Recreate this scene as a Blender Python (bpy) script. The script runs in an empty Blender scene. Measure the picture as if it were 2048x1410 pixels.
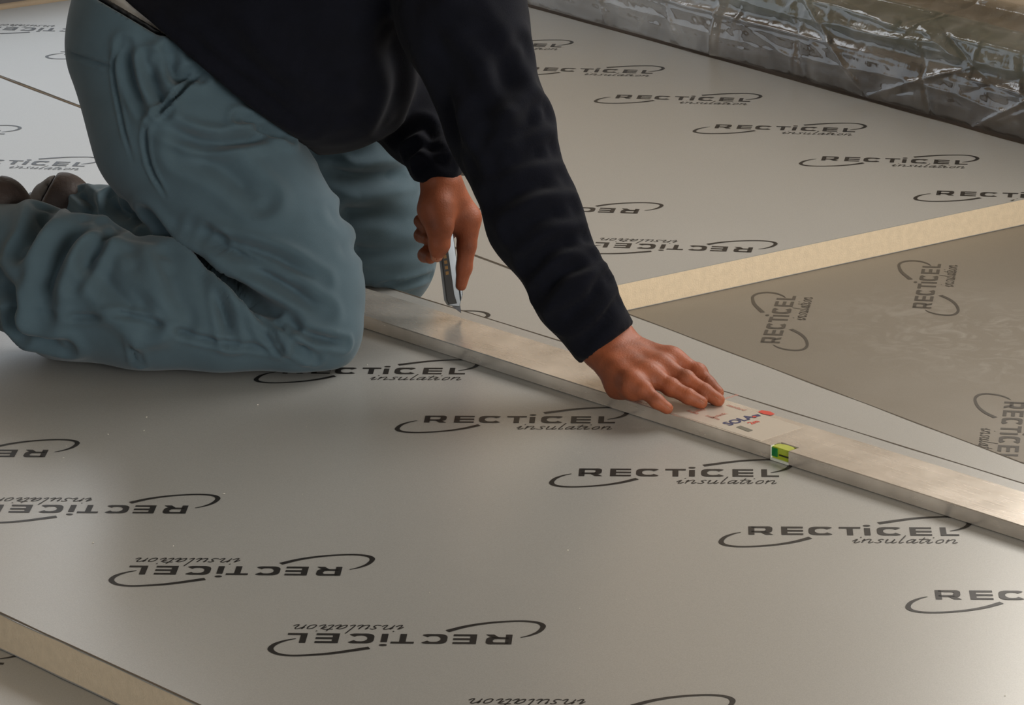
import bpy, bmesh, math, random
import numpy as np
from mathutils import Vector, Matrix, noise as mnoise

random.seed(7)
rng = np.random.default_rng(7)
SC = bpy.context.scene
COL = SC.collection

# ------------------------------------------------------------------ camera
# world: X runs along the long board joints, Y away towards the plastic covered wall, z = 0 is the top of the laid boards
YAW = 0.96356452            # heading of the camera, counter-clockwise from +Y
PITCH = math.radians(17.19024)
ROLL = math.radians(-0.77789)
FOC, CX, CY = 7251.15, 1024.0, 705.0      # in pixels of the 2048 x 1410 frame
CAMH = 1.57698
RZ = np.array([[math.cos(YAW), -math.sin(YAW), 0], [math.sin(YAW), math.cos(YAW), 0], [0, 0, 1]])
_fw = np.array([0, math.cos(PITCH), -math.sin(PITCH)])
_r0 = np.array([1.0, 0, 0])
_u0 = np.array([0, math.sin(PITCH), math.cos(PITCH)])
_rt = math.cos(ROLL) * _r0 + math.sin(ROLL) * _u0
_up = -math.sin(ROLL) * _r0 + math.cos(ROLL) * _u0
cam_data = bpy.data.cameras.new('camera')
cam = bpy.data.objects.new('camera', cam_data)
COL.objects.link(cam)
cam_data.sensor_width = 36.0
cam_data.lens = FOC / 2048 * 36.0
cam_data.clip_start = 0.05
m = np.eye(4)
m[:3, :3] = RZ @ np.stack([_rt, _up, -_fw], 1)
m[:3, 3] = (0, 0, CAMH)
cam.matrix_world = Matrix(m.tolist())
SC.camera = cam

# ------------------------------------------------------------------ world, light, exposure
SC.view_settings.view_transform = 'Standard'
SC.view_settings.look = 'None'
SC.view_settings.gamma = 1.0
SC.view_settings.exposure = 0.0
SC.view_settings.use_curve_mapping = False
W = bpy.data.worlds.new('overcast_sky')
SC.world = W
W.use_nodes = True
W.node_tree.nodes['Background'].inputs[0].default_value = (0.80, 0.90, 1.0, 1)
W.node_tree.nodes['Background'].inputs[1].default_value = 1.0


def area_light(name, loc, rot, sx, sy, power, col):
    l = bpy.data.lights.new(name, 'AREA')
    l.shape = 'RECTANGLE'
    l.size, l.size_y, l.energy, l.color = sx, sy, power, col
    o = bpy.data.objects.new(name, l)
    COL.objects.link(o)
    o.location, o.rotation_euler = loc, rot
    return o


# daylight standing in the openings of the room: the wide glazed doors behind the photographer and the far left door; the back and front fills are added
KEY_E, RIGHT_E, LEFT_E, HIGH_E, FRONT_E = 205.0, 58.0, 2.2, 4.0, 27.0
area_light('daylight_front_doors', (2.92, 2.3, 1.25), (0, math.radians(90), 0), 2.3, 3.4, KEY_E, (1.0, 0.95, 0.87))
area_light('back_fill_light', (-3.9, 4.56, 1.65), (math.radians(-90), 0, 0), 1.8, 1.3, RIGHT_E, (1.0, 0.96, 0.90))  # added light, unseen: brightens the far boards and the thigh from the right
area_light('front_fill_light', (-2.0, -2.94, 1.5), (math.radians(90), 0, 0), 2.4, 1.4, FRONT_E, (0.95, 0.97, 1.0))  # added fill from behind the camera for near-facing sides, no known window there
area_light('daylight_left_low_window', (-6.98, 2.9, 0.52), (0, math.radians(-90), 0), 0.92, 2.6, LEFT_E, (0.96, 0.97, 1.0))
area_light('daylight_left_high_window', (-6.98, 3.8, 1.55), (0, math.radians(-90), 0), 0.86, 0.5, HIGH_E, (0.97, 0.98, 1.0))


# ------------------------------------------------------------------ helpers
def at(px, py, Y):
    """point of the scene seen at a pixel, Y metres ahead of the camera (camera heading frame)"""
    d = _fw + (px - CX) / FOC * _rt - (py - CY) / FOC * _up
    return d * (Y / d[1]) + np.array([0, 0, CAMH])


def onz(px, py, z):
    d = _fw + (px - CX) / FOC * _rt - (py - CY) / FOC * _up
    return d * ((z - CAMH) / d[2]) + np.array([0, 0, CAMH])


def world(p):
    return RZ @ np.asarray(p, float)


def rad(rpx, Y):
    return rpx * Y * 1.03 / FOC


def tag(o, label=None, cat=None, group=None, kind=None):
    if label: o['label'] = label
    if cat: o['category'] = cat
    if group: o['group'] = group
    if kind: o['kind'] = kind
    return o


def link(name, me, parent=None, loc=None):
    o = bpy.data.objects.new(name, me)
    COL.objects.link(o)
    if parent is not None:
        o.parent = parent
    if loc is not None:
        o.location = loc
    return o


def mesh(name, V, F, mat=None, smooth=False):
    me = bpy.data.meshes.new(name)
    V = np.asarray(V, float)
    if isinstance(F, np.ndarray):
        F = F.tolist()
    me.from_pydata(V.tolist(), [], F)
    if mat: me.materials.append(mat)
    if smooth:
        me.polygons.foreach_set('use_smooth', [True] * len(me.polygons))
    me.update()
    return me


class MB:
    """collects quads and boxes of one part"""
    def __init__(s): s.V, s.F = [], []
    def add(s, V, F):
        n = len(s.V)
        s.V += [tuple(map(float, v)) for v in V]
        s.F += [[i + n for i in f] for f in F]
    def box(s, x0, x1, y0, y1, z0, z1):
        V = [(x, y, z) for z in (z0, z1) for y in (y0, y1) for x in (x0, x1)]
        s.add(V, [(0, 2, 3, 1), (4, 5, 7, 6), (0, 1, 5, 4), (2, 6, 7, 3), (0, 4, 6, 2), (1, 3, 7, 5)])
    def build(s, name, mat, parent=None, loc=None, smooth=False):
        return link(name, mesh(name, s.V, s.F, mat, smooth), parent, loc)


def empty(name, loc, rz=0.0):
    o = bpy.data.objects.new(name, None)
    COL.objects.link(o)
    o.location, o.rotation_euler = loc, (0, 0, rz)
    o.empty_display_size = 0.1
    return o


def bevel(o, w, seg=2):
    b = o.modifiers.new('bevel', 'BEVEL')
    b.width, b.segments, b.limit_method = w, seg, 'ANGLE'
    return o


# ------------------------------------------------------------------ materials
def srgb(r, g, b):
    f = lambda c: (c / 255 / 12.92) if c / 255 <= 0.04045 else ((c / 255 + 0.055) / 1.055) ** 2.4
    return (f(r), f(g), f(b), 1.0)


def new_mat(name):
    mt = bpy.data.materials.new(name)
    mt.use_nodes = True
    nt = mt.node_tree
    return mt, nt, nt.nodes['Principled BSDF'], nt.nodes, nt.links


def simple(name, col, rough=0.6, metal=0.0, spec=0.5, var=0.0, scale=8.0, bump=0.0, bscale=60.0, sheen=0.0):
    mt, nt, b, N, L = new_mat(name)
    b.inputs['Roughness'].default_value = rough
    b.inputs['Metallic'].default_value = metal
    b.inputs['Specular IOR Level'].default_value = spec
    if sheen:
        b.inputs['Sheen Weight'].default_value = sheen
    tc = N.new('ShaderNodeTexCoord')
    if var:
        n = N.new('ShaderNodeTexNoise')
        n.inputs['Scale'].default_value = scale
        n.inputs['Detail'].default_value = 5
        L.new(tc.outputs['Object'], n.inputs['Vector'])
        r = N.new('ShaderNodeValToRGB')
        c = np.array(col[:3])
        r.color_ramp.elements[0].position = 0.3
        r.color_ramp.elements[1].position = 0.7
        r.color_ramp.elements[0].color = (*(c * (1 - var)), 1)
        r.color_ramp.elements[1].color = (*(c * (1 + var)), 1)
        L.new(n.outputs['Fac'], r.inputs['Fac'])
        L.new(r.outputs['Color'], b.inputs['Base Color'])
    else:
        b.inputs['Base Color'].default_value = col
    if bump:
        n2 = N.new('ShaderNodeTexNoise')
        n2.inputs['Scale'].default_value = bscale
        n2.inputs['Detail'].default_value = 4
        L.new(tc.outputs['Object'], n2.inputs['Vector'])
        bp = N.new('ShaderNodeBump')
        bp.inputs['Strength'].default_value = bump
        bp.inputs['Distance'].default_value = 0.004
        L.new(n2.outputs['Fac'], bp.inputs['Height'])
        L.new(bp.outputs['Normal'], b.inputs['Normal'])
    return mt


def foil_mat(name, base, rough, dust=0.0):
    """grey laminate facing of the boards: slight gloss, faint mottling, dust"""
    mt, nt, b, N, L = new_mat(name)
    tc = N.new('ShaderNodeTexCoord')
    n = N.new('ShaderNodeTexNoise'); n.inputs['Scale'].default_value = 900; n.inputs['Detail'].default_value = 2
    n2 = N.new('ShaderNodeTexNoise'); n2.inputs['Scale'].default_value = 2.2; n2.inputs['Detail'].default_value = 6
    for q in (n, n2): L.new(tc.outputs['Object'], q.inputs['Vector'])
    r = N.new('ShaderNodeValToRGB')
    c = np.array(base[:3])
    r.color_ramp.elements[0].position, r.color_ramp.elements[1].position = 0.3, 0.7
    r.color_ramp.elements[0].color = (*(c * 0.90), 1)
    r.color_ramp.elements[1].color = (*(c * 1.10), 1)
    L.new(n.outputs['Fac'], r.inputs['Fac'])
    mx = N.new('ShaderNodeMixRGB'); mx.blend_type = 'MIX'
    mx.inputs[2].default_value = (*(c * 1.0 + 0.12), 1)
    L.new(r.outputs['Color'], mx.inputs[1])
    rr = N.new('ShaderNodeMapRange')
    rr.inputs['From Min'].default_value, rr.inputs['From Max'].default_value = 0.5, 0.8
    rr.inputs['To Max'].default_value = 0.25 + dust
    L.new(n2.outputs['Fac'], rr.inputs['Value'])
    L.new(rr.outputs['Result'], mx.inputs[0])
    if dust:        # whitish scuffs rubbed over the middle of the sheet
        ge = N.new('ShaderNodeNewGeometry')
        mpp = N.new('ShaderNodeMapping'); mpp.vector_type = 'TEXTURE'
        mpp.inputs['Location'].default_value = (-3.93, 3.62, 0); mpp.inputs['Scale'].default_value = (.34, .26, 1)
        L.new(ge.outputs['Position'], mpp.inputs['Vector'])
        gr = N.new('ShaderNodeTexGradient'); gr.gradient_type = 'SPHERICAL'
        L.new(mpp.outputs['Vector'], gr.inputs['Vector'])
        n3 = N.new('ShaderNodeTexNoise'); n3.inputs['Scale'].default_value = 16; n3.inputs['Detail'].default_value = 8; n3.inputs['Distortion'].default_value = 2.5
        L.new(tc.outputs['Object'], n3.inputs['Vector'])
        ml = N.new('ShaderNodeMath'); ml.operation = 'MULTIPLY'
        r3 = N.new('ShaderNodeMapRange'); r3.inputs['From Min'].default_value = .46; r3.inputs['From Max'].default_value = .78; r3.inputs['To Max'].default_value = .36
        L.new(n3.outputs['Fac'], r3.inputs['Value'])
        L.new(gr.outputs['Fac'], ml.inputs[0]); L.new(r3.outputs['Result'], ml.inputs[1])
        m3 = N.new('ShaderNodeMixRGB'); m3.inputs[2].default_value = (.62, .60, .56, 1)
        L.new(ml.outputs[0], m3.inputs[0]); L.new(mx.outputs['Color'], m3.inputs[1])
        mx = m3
    L.new(mx.outputs['Color'], b.inputs['Base Color'])
    b.inputs['Roughness'].default_value = rough
    b.inputs['Specular IOR Level'].default_value = 0.6
    b.inputs['Metallic'].default_value = 0.25
    bp = N.new('ShaderNodeBump'); bp.inputs['Strength'].default_value = 0.04; bp.inputs['Distance'].default_value = 0.001
    L.new(n.outputs['Fac'], bp.inputs['Height'])
    L.new(bp.outputs['Normal'], b.inputs['Normal'])
    return mt


FOIL = foil_mat('grey_foil', srgb(174, 173, 169), 0.34)
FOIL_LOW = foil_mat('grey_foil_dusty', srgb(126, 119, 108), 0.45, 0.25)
FOAM = simple('cream_foam', srgb(226, 208, 180), 0.9, var=0.05, scale=90, bump=0.25, bscale=400)
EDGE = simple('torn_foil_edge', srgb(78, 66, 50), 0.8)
INK = simple('black_ink', srgb(30, 27, 25), 0.4, spec=.3)
INK_DUSTY = simple('black_ink_dusty', srgb(62, 56, 48), 0.5)
CONCRETE = simple('concrete_screed', srgb(120, 116, 108), 0.9, var=0.15, bump=0.3)
PLASTER = simple('tan_plaster', srgb(226, 206, 180), 0.9, var=0.06, scale=5, bump=0.2, bscale=120)
WHITEPAINT = simple('white_paint', srgb(150, 144, 134), 0.85)
ALU = None


def alu_mat():
    mt, nt, b, N, L = new_mat('brushed_aluminium')
    tc = N.new('ShaderNodeTexCoord')
    mp = N.new('ShaderNodeMapping'); mp.inputs['Scale'].default_value = (6, 160, 60)
    n = N.new('ShaderNodeTexNoise'); n.inputs['Scale'].default_value = 3; n.inputs['Detail'].default_value = 6
    n2 = N.new('ShaderNodeTexNoise'); n2.inputs['Scale'].default_value = 14; n2.inputs['Detail'].default_value = 5
    L.new(tc.outputs['Object'], mp.inputs['Vector']); L.new(mp.outputs['Vector'], n.inputs['Vector'])
    L.new(tc.outputs['Object'], n2.inputs['Vector'])
    r = N.new('ShaderNodeValToRGB')
    r.color_ramp.elements[0].position, r.color_ramp.elements[1].position = 0.3, 0.75
    r.color_ramp.elements[0].color = srgb(206, 198, 188)
    r.color_ramp.elements[1].color = srgb(246, 238, 228)
    L.new(n2.outputs['Fac'], r.inputs['Fac'])
    L.new(r.outputs['Color'], b.inputs['Base Color'])
    b.inputs['Metallic'].default_value = 0.65
    mr = N.new('ShaderNodeMapRange'); mr.inputs['To Min'].default_value = 0.16; mr.inputs['To Max'].default_value = 0.34
    L.new(n.outputs['Fac'], mr.inputs['Value']); L.new(mr.outputs['Result'], b.inputs['Roughness'])
    bp = N.new('ShaderNodeBump'); bp.inputs['Strength'].default_value = 0.05; bp.inputs['Distance'].default_value = 0.0005
    L.new(n.outputs['Fac'], bp.inputs['Height']); L.new(bp.outputs['Normal'], b.inputs['Normal'])
    return mt


ALU = alu_mat()

# ------------------------------------------------------------------ the room
ROOM = dict(x0=-6.95, x1=2.9, y0=-2.9, y1=4.52, h=2.7)


def structure(name, mb, mat):
    return tag(mb.build(name, mat), kind='structure')


X0, X1, Y0, Y1, HH = ROOM['x0'], ROOM['x1'], ROOM['y0'], ROOM['y1'], ROOM['h']
ZF = -0.0925
b = MB(); b.box(X0 - .2, X1 + .2, Y0 - .2, Y1 + .2, ZF - .1, ZF); structure('floor', b, CONCRETE)
b = MB(); b.box(X0 - .2, X1 + .2, Y0 - .2, Y1 + .2, HH, HH + .1); structure('ceiling', b, WHITEPAINT)


def wall_with_hole(name, axis, c0, c1, s0, s1, h0, h1, z0, z1, mat):
    b = MB()
    for a0, a1, q0, q1 in ((s0, h0, ZF, HH), (h1, s1, ZF, HH), (h0, h1, ZF, z0), (h0, h1, z1, HH)):
        if axis == 'x': b.box(c0, c1, a0, a1, q0, q1)
        else: b.box(a0, a1, c0, c1, q0, q1)
    return structure(name, b, mat)


b = MB()
for y0, y1, z0, z1 in ((Y0 - .2, 1.6, ZF, HH), (4.25, Y1 + .2, ZF, HH), (1.6, 4.25, ZF, .05), (1.6, 4.25, 1.0, 1.1), (1.6, 3.53, 1.1, HH), (4.07, 4.25, 1.1, HH), (3.53, 4.07, 2.0, HH)):
    b.box(X0 - .2, X0, y0, y1, z0, z1)
structure('wall_left', b, PLASTER)
wall_with_hole('wall_right', 'x', X1, X1 + .2, Y0 - .2, Y1 + .2, 0.6, 4.0, 0.1, 2.4, WHITEPAINT)
wall_with_hole('wall_back', 'y', Y1, Y1 + .2, X0 - .2, X1 + .2, -4.8, -3.0, 1.0, 2.3, PLASTER)
wall_with_hole('wall_front', 'y', Y0 - .2, Y0, X0 - .2, X1 + .2, -3.2, -0.8, 0.8, 2.2, WHITEPAINT)

# ------------------------------------------------------------------ printed logo (one flat mesh, local u along the text)
LT = 0.2574
CAP = 0.0295


class Ink:
    def __init__(s): s.V, s.F = [], []
    def poly(s, pts):
        n = len(s.V)
        s.V += [(x, y, 0.0) for x, y in pts]
        s.F.append(list(range(n, n + len(pts))))
    def ribbon(s, pts, w, wh=None, sub=1):
        P = np.array(pts, float)
        Wd = np.array(w, float) if np.ndim(w) else np.full(len(P), float(w))
        if sub > 1:                                   # Catmull-Rom
            Q, Wq = [], []
            E_ = np.vstack([2 * P[0] - P[1], P, 2 * P[-1] - P[-2]])
            for i in range(len(P) - 1):
                p0, p1, p2, p3 = E_[i:i + 4]
                for k in range(sub):
                    t = k / sub
                    Q.append(0.5 * ((2 * p1) + (-p0 + p2) * t + (2 * p0 - 5 * p1 + 4 * p2 - p3) * t * t + (-p0 + 3 * p1 - 3 * p2 + p3) * t ** 3))
                    Wq.append(Wd[i] * (1 - t) + Wd[i + 1] * t)
            Q.append(P[-1]); Wq.append(Wd[-1])
            P, Wd = np.array(Q), np.array(Wq)
        T = np.gradient(P, axis=0)
        T /= np.linalg.norm(T, axis=1, keepdims=True) + 1e-12
        if wh is not None:                            # horizontal strokes thinner than upright ones
            Wd = Wd * np.abs(T[:, 1]) + wh * np.abs(T[:, 0])
        Nn = np.stack([-T[:, 1], T[:, 0]], 1)
        n = len(s.V)
        for p, t, ww in zip(P, Nn, Wd):
            s.V += [(*(p + t * ww / 2), 0.0), (*(p - t * ww / 2), 0.0)]
        for i in range(len(P) - 1):
            s.F.append([n + 2 * i, n + 2 * i + 1, n + 2 * i + 3, n + 2 * i + 2])
    def rect(s, x0, x1, y0, y1): s.poly([(x0, y0), (x1, y0), (x1, y1), (x0, y1)])


def logo_mesh(mat):
    k = Ink()
    U = LT
    sv, sh, c = 0.029 * U, 0.0215 * U, CAP
    x = lambda f: f * U
    # R
    k.rect(x(0), x(0) + sv, 0, c)
    k.ribbon([(sv * .5, c - sh / 2), (x(.075), c - sh / 2), (x(.094), c - sh * .75), (x(.100), c * .68), (x(.094), c * .44), (x(.075), c * .37), (sv * .5, c * .37)], sv, sh, 4)
    k.poly([(x(.052), c * .38), (x(.083), c * .38), (x(.119), 0), (x(.082), 0)])
    # E, E
    for e in (.157, .768):
        k.rect(x(e), x(e) + sv, 0, c)
        for y0 in (0, c / 2 - sh / 2, c - sh):
            k.rect(x(e) + sv, x(e + .104), y0, y0 + sh)
    # C, C
    for e in (.287, .612):
        w_ = .122
        pts = []
        for t in np.linspace(math.radians(38), math.radians(322), 22):
            ct, st = math.cos(t), math.sin(t)
            sx = math.copysign(abs(ct) ** .7, ct); sy = math.copysign(abs(st) ** .7, st)
            pts.append((x(e + w_ / 2) + (x(w_ / 2) - sv / 2) * sx, c / 2 + (c / 2 - sh / 2) * sy))
        k.ribbon(pts, sv, sh)
    # T
    k.rect(x(.432), x(.535), c - sh, c)
    k.rect(x(.4835) - sv / 2, x(.4835) + sv / 2, 0, c - sh)
    # i with its dot
    k.rect(x(.566) - sv / 2, x(.566) + sv / 2, 0, c * .86)
    k.poly([(x(.566) + sv * .62 * math.cos(t), c * 1.17 + sh * .55 * math.sin(t)) for t in np.linspace(0, 2 * math.pi, 13)[:-1]])
    # L
    k.rect(x(.912), x(.912) + sv, 0, c)
    k.rect(x(.912) + sv, x(1.0), 0, sh)
    # swooshes
    k.ribbon([(.1605, .0433), (.2003, .0600), (.2269, .0662), (.2481, .0680), (.264, .0622), (.2722, .0490), (.2690, .0345), (.2587, .0232), (.2468, .0165)],
             [.0075, .0062, .0050, .0046, .0054, .0068, .0060, .0038, .0016], None, 5)
    k.ribbon([(.0756, -.0096), (.0544, -.0251), (.0279, -.0366), (-.004, -.0425), (-.0252, -.0390), (-.0335, -.0280), (-.0298, -.0110), (-.0199, .0015), (-.0093, .0085)],
             [.0075, .0062, .0050, .0044, .0054, .0066, .0054, .0034, .0014], None, 5)
    # handwritten second line
    G = {'i': [[(-.25, .45), (0, 1), (0, .1), (.18, 0), (.4, .35)], [(.12, 1.45), (.16, 1.6)]],
         'n': [[(-.1, .6), (0, 1), (0, 0)], [(0, .55), (.3, 1), (.55, .85), (.55, .1), (.72, 0), (.9, .3)]],
         's': [[(.5, .9), (.25, 1), (.08, .75), (.4, .35), (.28, .02), (-.1, .1)]],
         'u': [[(-.1, .7), (0, 1), (0, .2), (.2, 0), (.5, .3), (.55, 1)], [(.55, 1), (.55, .1), (.72, 0), (.9, .3)]],
         'l': [[(.0, 2.1), (0, .25), (.14, 0), (.36, .25)]],
         'a': [[(.55, .88), (.3, 1), (.02, .6), (.1, .05), (.4, .25), (.58, .98)], [(.58, .98), (.56, .1), (.72, 0), (.95, .35)]],
         't': [[(.05, 1.55), (0, .25), (.16, 0), (.4, .25)], [(-.3, 1.05), (.5, 1.1)]],
         'o': [[(.35, 1), (.08, .8), (.05, .2), (.3, 0), (.55, .3), (.5, .85), (.35, 1)]]}
    cur, xh, x0 = 0.0, 0.0125, .128
    for ch, adv in zip('insulation', (.62, 1.12, .82, 1.14, .58, 1.12, .66, .64, .92, 1.1)):
        for st in G[ch]:
            k.ribbon([(x0 + (cur + px_ + .32 * py_) * .0146, -.0265 + py_ * xh) for px_, py_ in st], .0017, None, 4)
        cur += adv
    return mesh('printed_logo', k.V, k.F, mat)


LOGO = logo_mesh(INK)
LOGO_DUSTY = logo_mesh(INK_DUSTY)


# ------------------------------------------------------------------ insulation boards
def board(name, label, org, yaw, L_, W_, T_, top, foil, logo, up, inv, group='foil faced insulation boards'):
    """L_ along local x, W_ along local y, top facing at height top; up / inv: (x phase, y) of the two rows of print"""
    root = empty(name, (org[0], org[1], top - T_), yaw)
    tag(root, label, 'insulation board', group)
    b = MB(); b.box(0, L_, 0, W_, .0012, T_ - .0012)
    # cut foam edges are not dead straight: subdivide long sides a little
    core = b.build('foam_core', FOAM, root)
    n = 60
    def sheet(z0, z1):
        q = MB()
        xs = np.linspace(0, L_, n)
        e = .0006
        lo = [(x, -e + rng.normal() * .0007) for x in xs]
        hi = [(x, W_ + e + rng.normal() * .0007) for x in xs]
        V = [(x, y, z) for z in (z0, z1) for (x, y) in lo + hi]
        F = []
        for i in range(n - 1):
            a, bb, c_, d_ = i, i + 1, n + i + 1, n + i
            F += [(a + 2 * n, bb + 2 * n, c_ + 2 * n, d_ + 2 * n), (d_, c_, bb, a), (a, bb, bb + 2 * n, a + 2 * n), (c_, d_, d_ + 2 * n, c_ + 2 * n)]
        F += [(0, 2 * n, 3 * n, n), (n - 1, 2 * n - 1, 4 * n - 1, 3 * n - 1)]
        q.add(V, F)
        return q
    sheet(T_ - .0012, T_).build('top_facing', foil, root)
    sheet(0, .0012).build('bottom_facing', foil, root)
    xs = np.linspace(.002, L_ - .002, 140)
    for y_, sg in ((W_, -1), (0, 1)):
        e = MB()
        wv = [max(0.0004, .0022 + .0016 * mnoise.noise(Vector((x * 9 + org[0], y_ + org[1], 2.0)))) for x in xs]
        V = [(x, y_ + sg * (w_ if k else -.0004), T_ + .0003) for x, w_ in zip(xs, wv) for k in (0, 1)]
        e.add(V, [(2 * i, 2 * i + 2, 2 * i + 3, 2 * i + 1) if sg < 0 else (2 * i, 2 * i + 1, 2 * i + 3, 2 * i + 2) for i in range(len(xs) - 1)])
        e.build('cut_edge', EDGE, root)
    for (ph, y), flip in ((up, 0), (inv, 1)):
        k0 = math.ceil((0.06 - ph) / .3053)
        for k in range(k0, k0 + 12):
            x = ph + k * .3053
            # keep the whole print on the sheet
            a = math.radians(45 + 180 * flip)
            ex = x + (.2757 * math.cos(a) - .05 * math.sin(a))
            ends = (x, ex, x - .05 * math.cos(a) - .03, ex + .03 * math.cos(a))
            if max(ends) < .02 or min(ends) > L_ - .02: continue
            me = logo
            if min(ends) < .01 or max(ends) > L_ - .01:      # print cut through with the sheet
                bm = bmesh.new(); bm.from_mesh(logo)
                ca, sa = math.cos(a), math.sin(a)
                for lim, sg in ((.001, -1), (L_ - .001, 1)):
                    co = ((lim - x) * ca, -(lim - x) * sa, 0); no = (sg * ca, -sg * sa, 0)
                    bmesh.ops.bisect_plane(bm, geom=bm.verts[:] + bm.edges[:] + bm.faces[:], plane_co=co, plane_no=no, clear_outer=True)
                if not bm.faces: bm.free(); continue
                me = bpy.data.meshes.new('printed_logo'); bm.to_mesh(me); bm.free()
                me.materials.clear(); me.materials.append(logo.materials[0])
            o = link('printed_logo', me, root, (x, y, T_ + .0004))
            o.rotation_euler = (0, 0, a)
    return root


T = 0.0458
STEP = .3053
mod = lambda v: v % STEP
# lower layer
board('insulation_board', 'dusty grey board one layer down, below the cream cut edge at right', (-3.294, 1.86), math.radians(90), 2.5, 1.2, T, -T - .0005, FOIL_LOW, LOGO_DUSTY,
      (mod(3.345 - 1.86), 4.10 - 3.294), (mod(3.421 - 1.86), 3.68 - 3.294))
for x, y, lb in ((-4.497, 1.86, 'lower layer board hidden under the board with the cream end'), (-5.70, 1.86, 'lower layer board hidden in the far left corner of the room'),
                 (-2.091, 1.86, 'lower layer grey board outside the picture, right of the dusty one'), (-0.888, 1.86, 'lower layer grey board furthest right, outside the picture'),
                 (-4.497, -.643, 'lower layer board hidden under the bottom left corner'), (-3.294, -.643, 'lower layer board hidden under the middle of the loose front board'),
                 (-2.091, -.643, 'lower layer board nearest the camera, outside the picture')):
    bd = MB(); bd.box(x - 1.2, x, y, y + 2.5, -2 * T - .0005, -T - .0005)
    o = bd.build('insulation_board', FOIL_LOW)
    tag(o, lb, 'insulation board', 'foil faced insulation boards')
# laid top layer
board('insulation_board', 'laid grey board between the long joint and the plastic sheet, cream end showing', (-6.88, 3.166), 0, 2.5, 1.198, T, 0, FOIL, LOGO,
      (mod(-6.0157 + 6.88), 4.0022 - 3.166), (mod(-4.7241 + 6.88), 3.5484 - 3.166))
board('insulation_board', 'laid grey board at left behind the shoes, near side of the long joint', (-6.88, 1.963), 0, 1.68, 1.1965, T, 0, FOIL, LOGO,
      (mod(-5.744 + 6.88), .80), (.1, .386))
board('insulation_board', 'laid grey board under the far knee and the cut board', (-5.197, 1.963), 0, 2.5, 1.2012, T, 0, FOIL, LOGO,
      (mod(-5.744 + 5.197), .80), (.1, .386))
board('insulation_board', 'laid grey board under the near cream edge, bottom left corner', (-5.2, .757), 0, 2.5, 1.2, T, 0, FOIL, LOGO,
      (mod(-3.42 + 5.2), .80), (.1, .386))
board('insulation_board', 'laid grey board further right beyond the cut board', (-2.694, 1.963), 0, 2.5, 1.199, T, 0, FOIL, LOGO,
      (.1, .82), (.1, .386))
# the loose board being cut, turned a little on top of the others
YC = YAW - 0.84143572
CO = np.array([math.cos(YC), math.sin(YC)]); CN = np.array([-CO[1], CO[0]])
cpt = lambda s, n_: CO * s + CN * n_
CL0, CN0 = -4.62, 2.183
o0 = cpt(CL0, CN0)
board('insulation_board', 'large loose grey board in front, lying skewed under the spirit level', (o0[0], o0[1]), YC, 2.5, 1.204, T - .0008, T, FOIL, LOGO,
      (mod(-3.8412 - CL0), 2.9993 - CN0), (mod(-3.4899 - CL0), 2.5687 - CN0))

# ------------------------------------------------------------------ spirit level
LV0, LV1 = -4.15, -2.15
LN0, LN1, LH = 3.222, 3.318, 0.0195
lo = cpt(LV0, LN0)
lev = empty('spirit_level', (lo[0], lo[1], T + .0004), YC)
tag(lev, 'long brushed aluminium spirit level lying on the front board under the flat hand', 'spirit level')
wl = LN1 - LN0
LL = LV1 - LV0
VX0 = 1.83 - .0  # vial position along the level, set below


def level_pt(px, py, z):
    w = world(onz(px, py, z))[:2] - lo
    return w @ CO, w @ CN


va, _ = level_pt(1536, 893, T + LH)
vb, _ = level_pt(1571, 905, T + LH)
vd = 0.019
ch = .0012
b = MB()


def prof(x0, x1, y0, caps):
    P = [(y0 + ch, 0), (wl - ch, 0), (wl, ch), (wl, LH - ch), (wl - ch, LH), (y0 + ch, LH), (y0, LH - ch), (y0, ch)]
    V = [(x, y, z) for x in (x0, x1) for y, z in P]
    F = [(i, (i + 1) % 8, (i + 1) % 8 + 8, i + 8) for i in range(8)]
    if caps: F += [tuple(range(7, -1, -1)), tuple(range(8, 16))]
    b.add(V, F)


prof(0, va, 0, True); prof(va, vb, vd, True); prof(vb, LL, 0, True)
b.build('level_body', ALU, lev)
VIALM, nt_, bs_, N_, L_ = new_mat('vial_acrylic')
bs_.inputs['Base Color'].default_value = srgb(196, 214, 40)
bs_.inputs['Roughness'].default_value = 0.08
bs_.inputs['Transmission Weight'].default_value = 0.25
bs_.inputs['Coat Weight'].default_value = 0.6
GREENM = simple('vial_green', srgb(28, 120, 60), 0.15)
CLEARM = simple('vial_clear_rim', srgb(225, 228, 215), 0.1)
DARKM = simple('vial_mark', srgb(30, 40, 20), 0.4)
g = .0016
b = MB()
nseg = 8
V, F = [], []
arc = []
for i in range(nseg + 1):
    t = math.pi * i / nseg
    arc.append((va + g + (vb - va - 2 * g) * (1 - math.cos(t)) / 2, .012 + (vd - .0132) * math.sin(t)))
V = [(x, y, z) for z in (.0035, LH - .0005) for x, y in [(va + g, .002)] + arc + [(vb - g, .002)]]
n_ = len(V) // 2
F = [tuple(range(n_, 2 * n_)), tuple(range(n_ - 1, -1, -1))] + [(i, i + n_, (i + 1) % n_ + n_, (i + 1) % n_) for i in range(n_)]
b.add(V, F)
vial = b.build('vial_block', VIALM, lev)
b = MB(); b.box(va + g, va + g + (vb - va) * .30, .0006, .010, .006, LH - .002); b.build('vial_end', GREENM, vial)
b = MB(); b.box(va + (vb - va) * .45, vb - g, .0008, .0035, .0088, .0105); b.build('vial_mark', DARKM, vial)
b = MB(); b.box(va + .0003, vb - .0003, -.0004, .004, .0002, .0035); b.box(va + .0003, va + g, -.0004, .006, .0035, LH)
b.build('vial_rim', CLEARM, lev)
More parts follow.
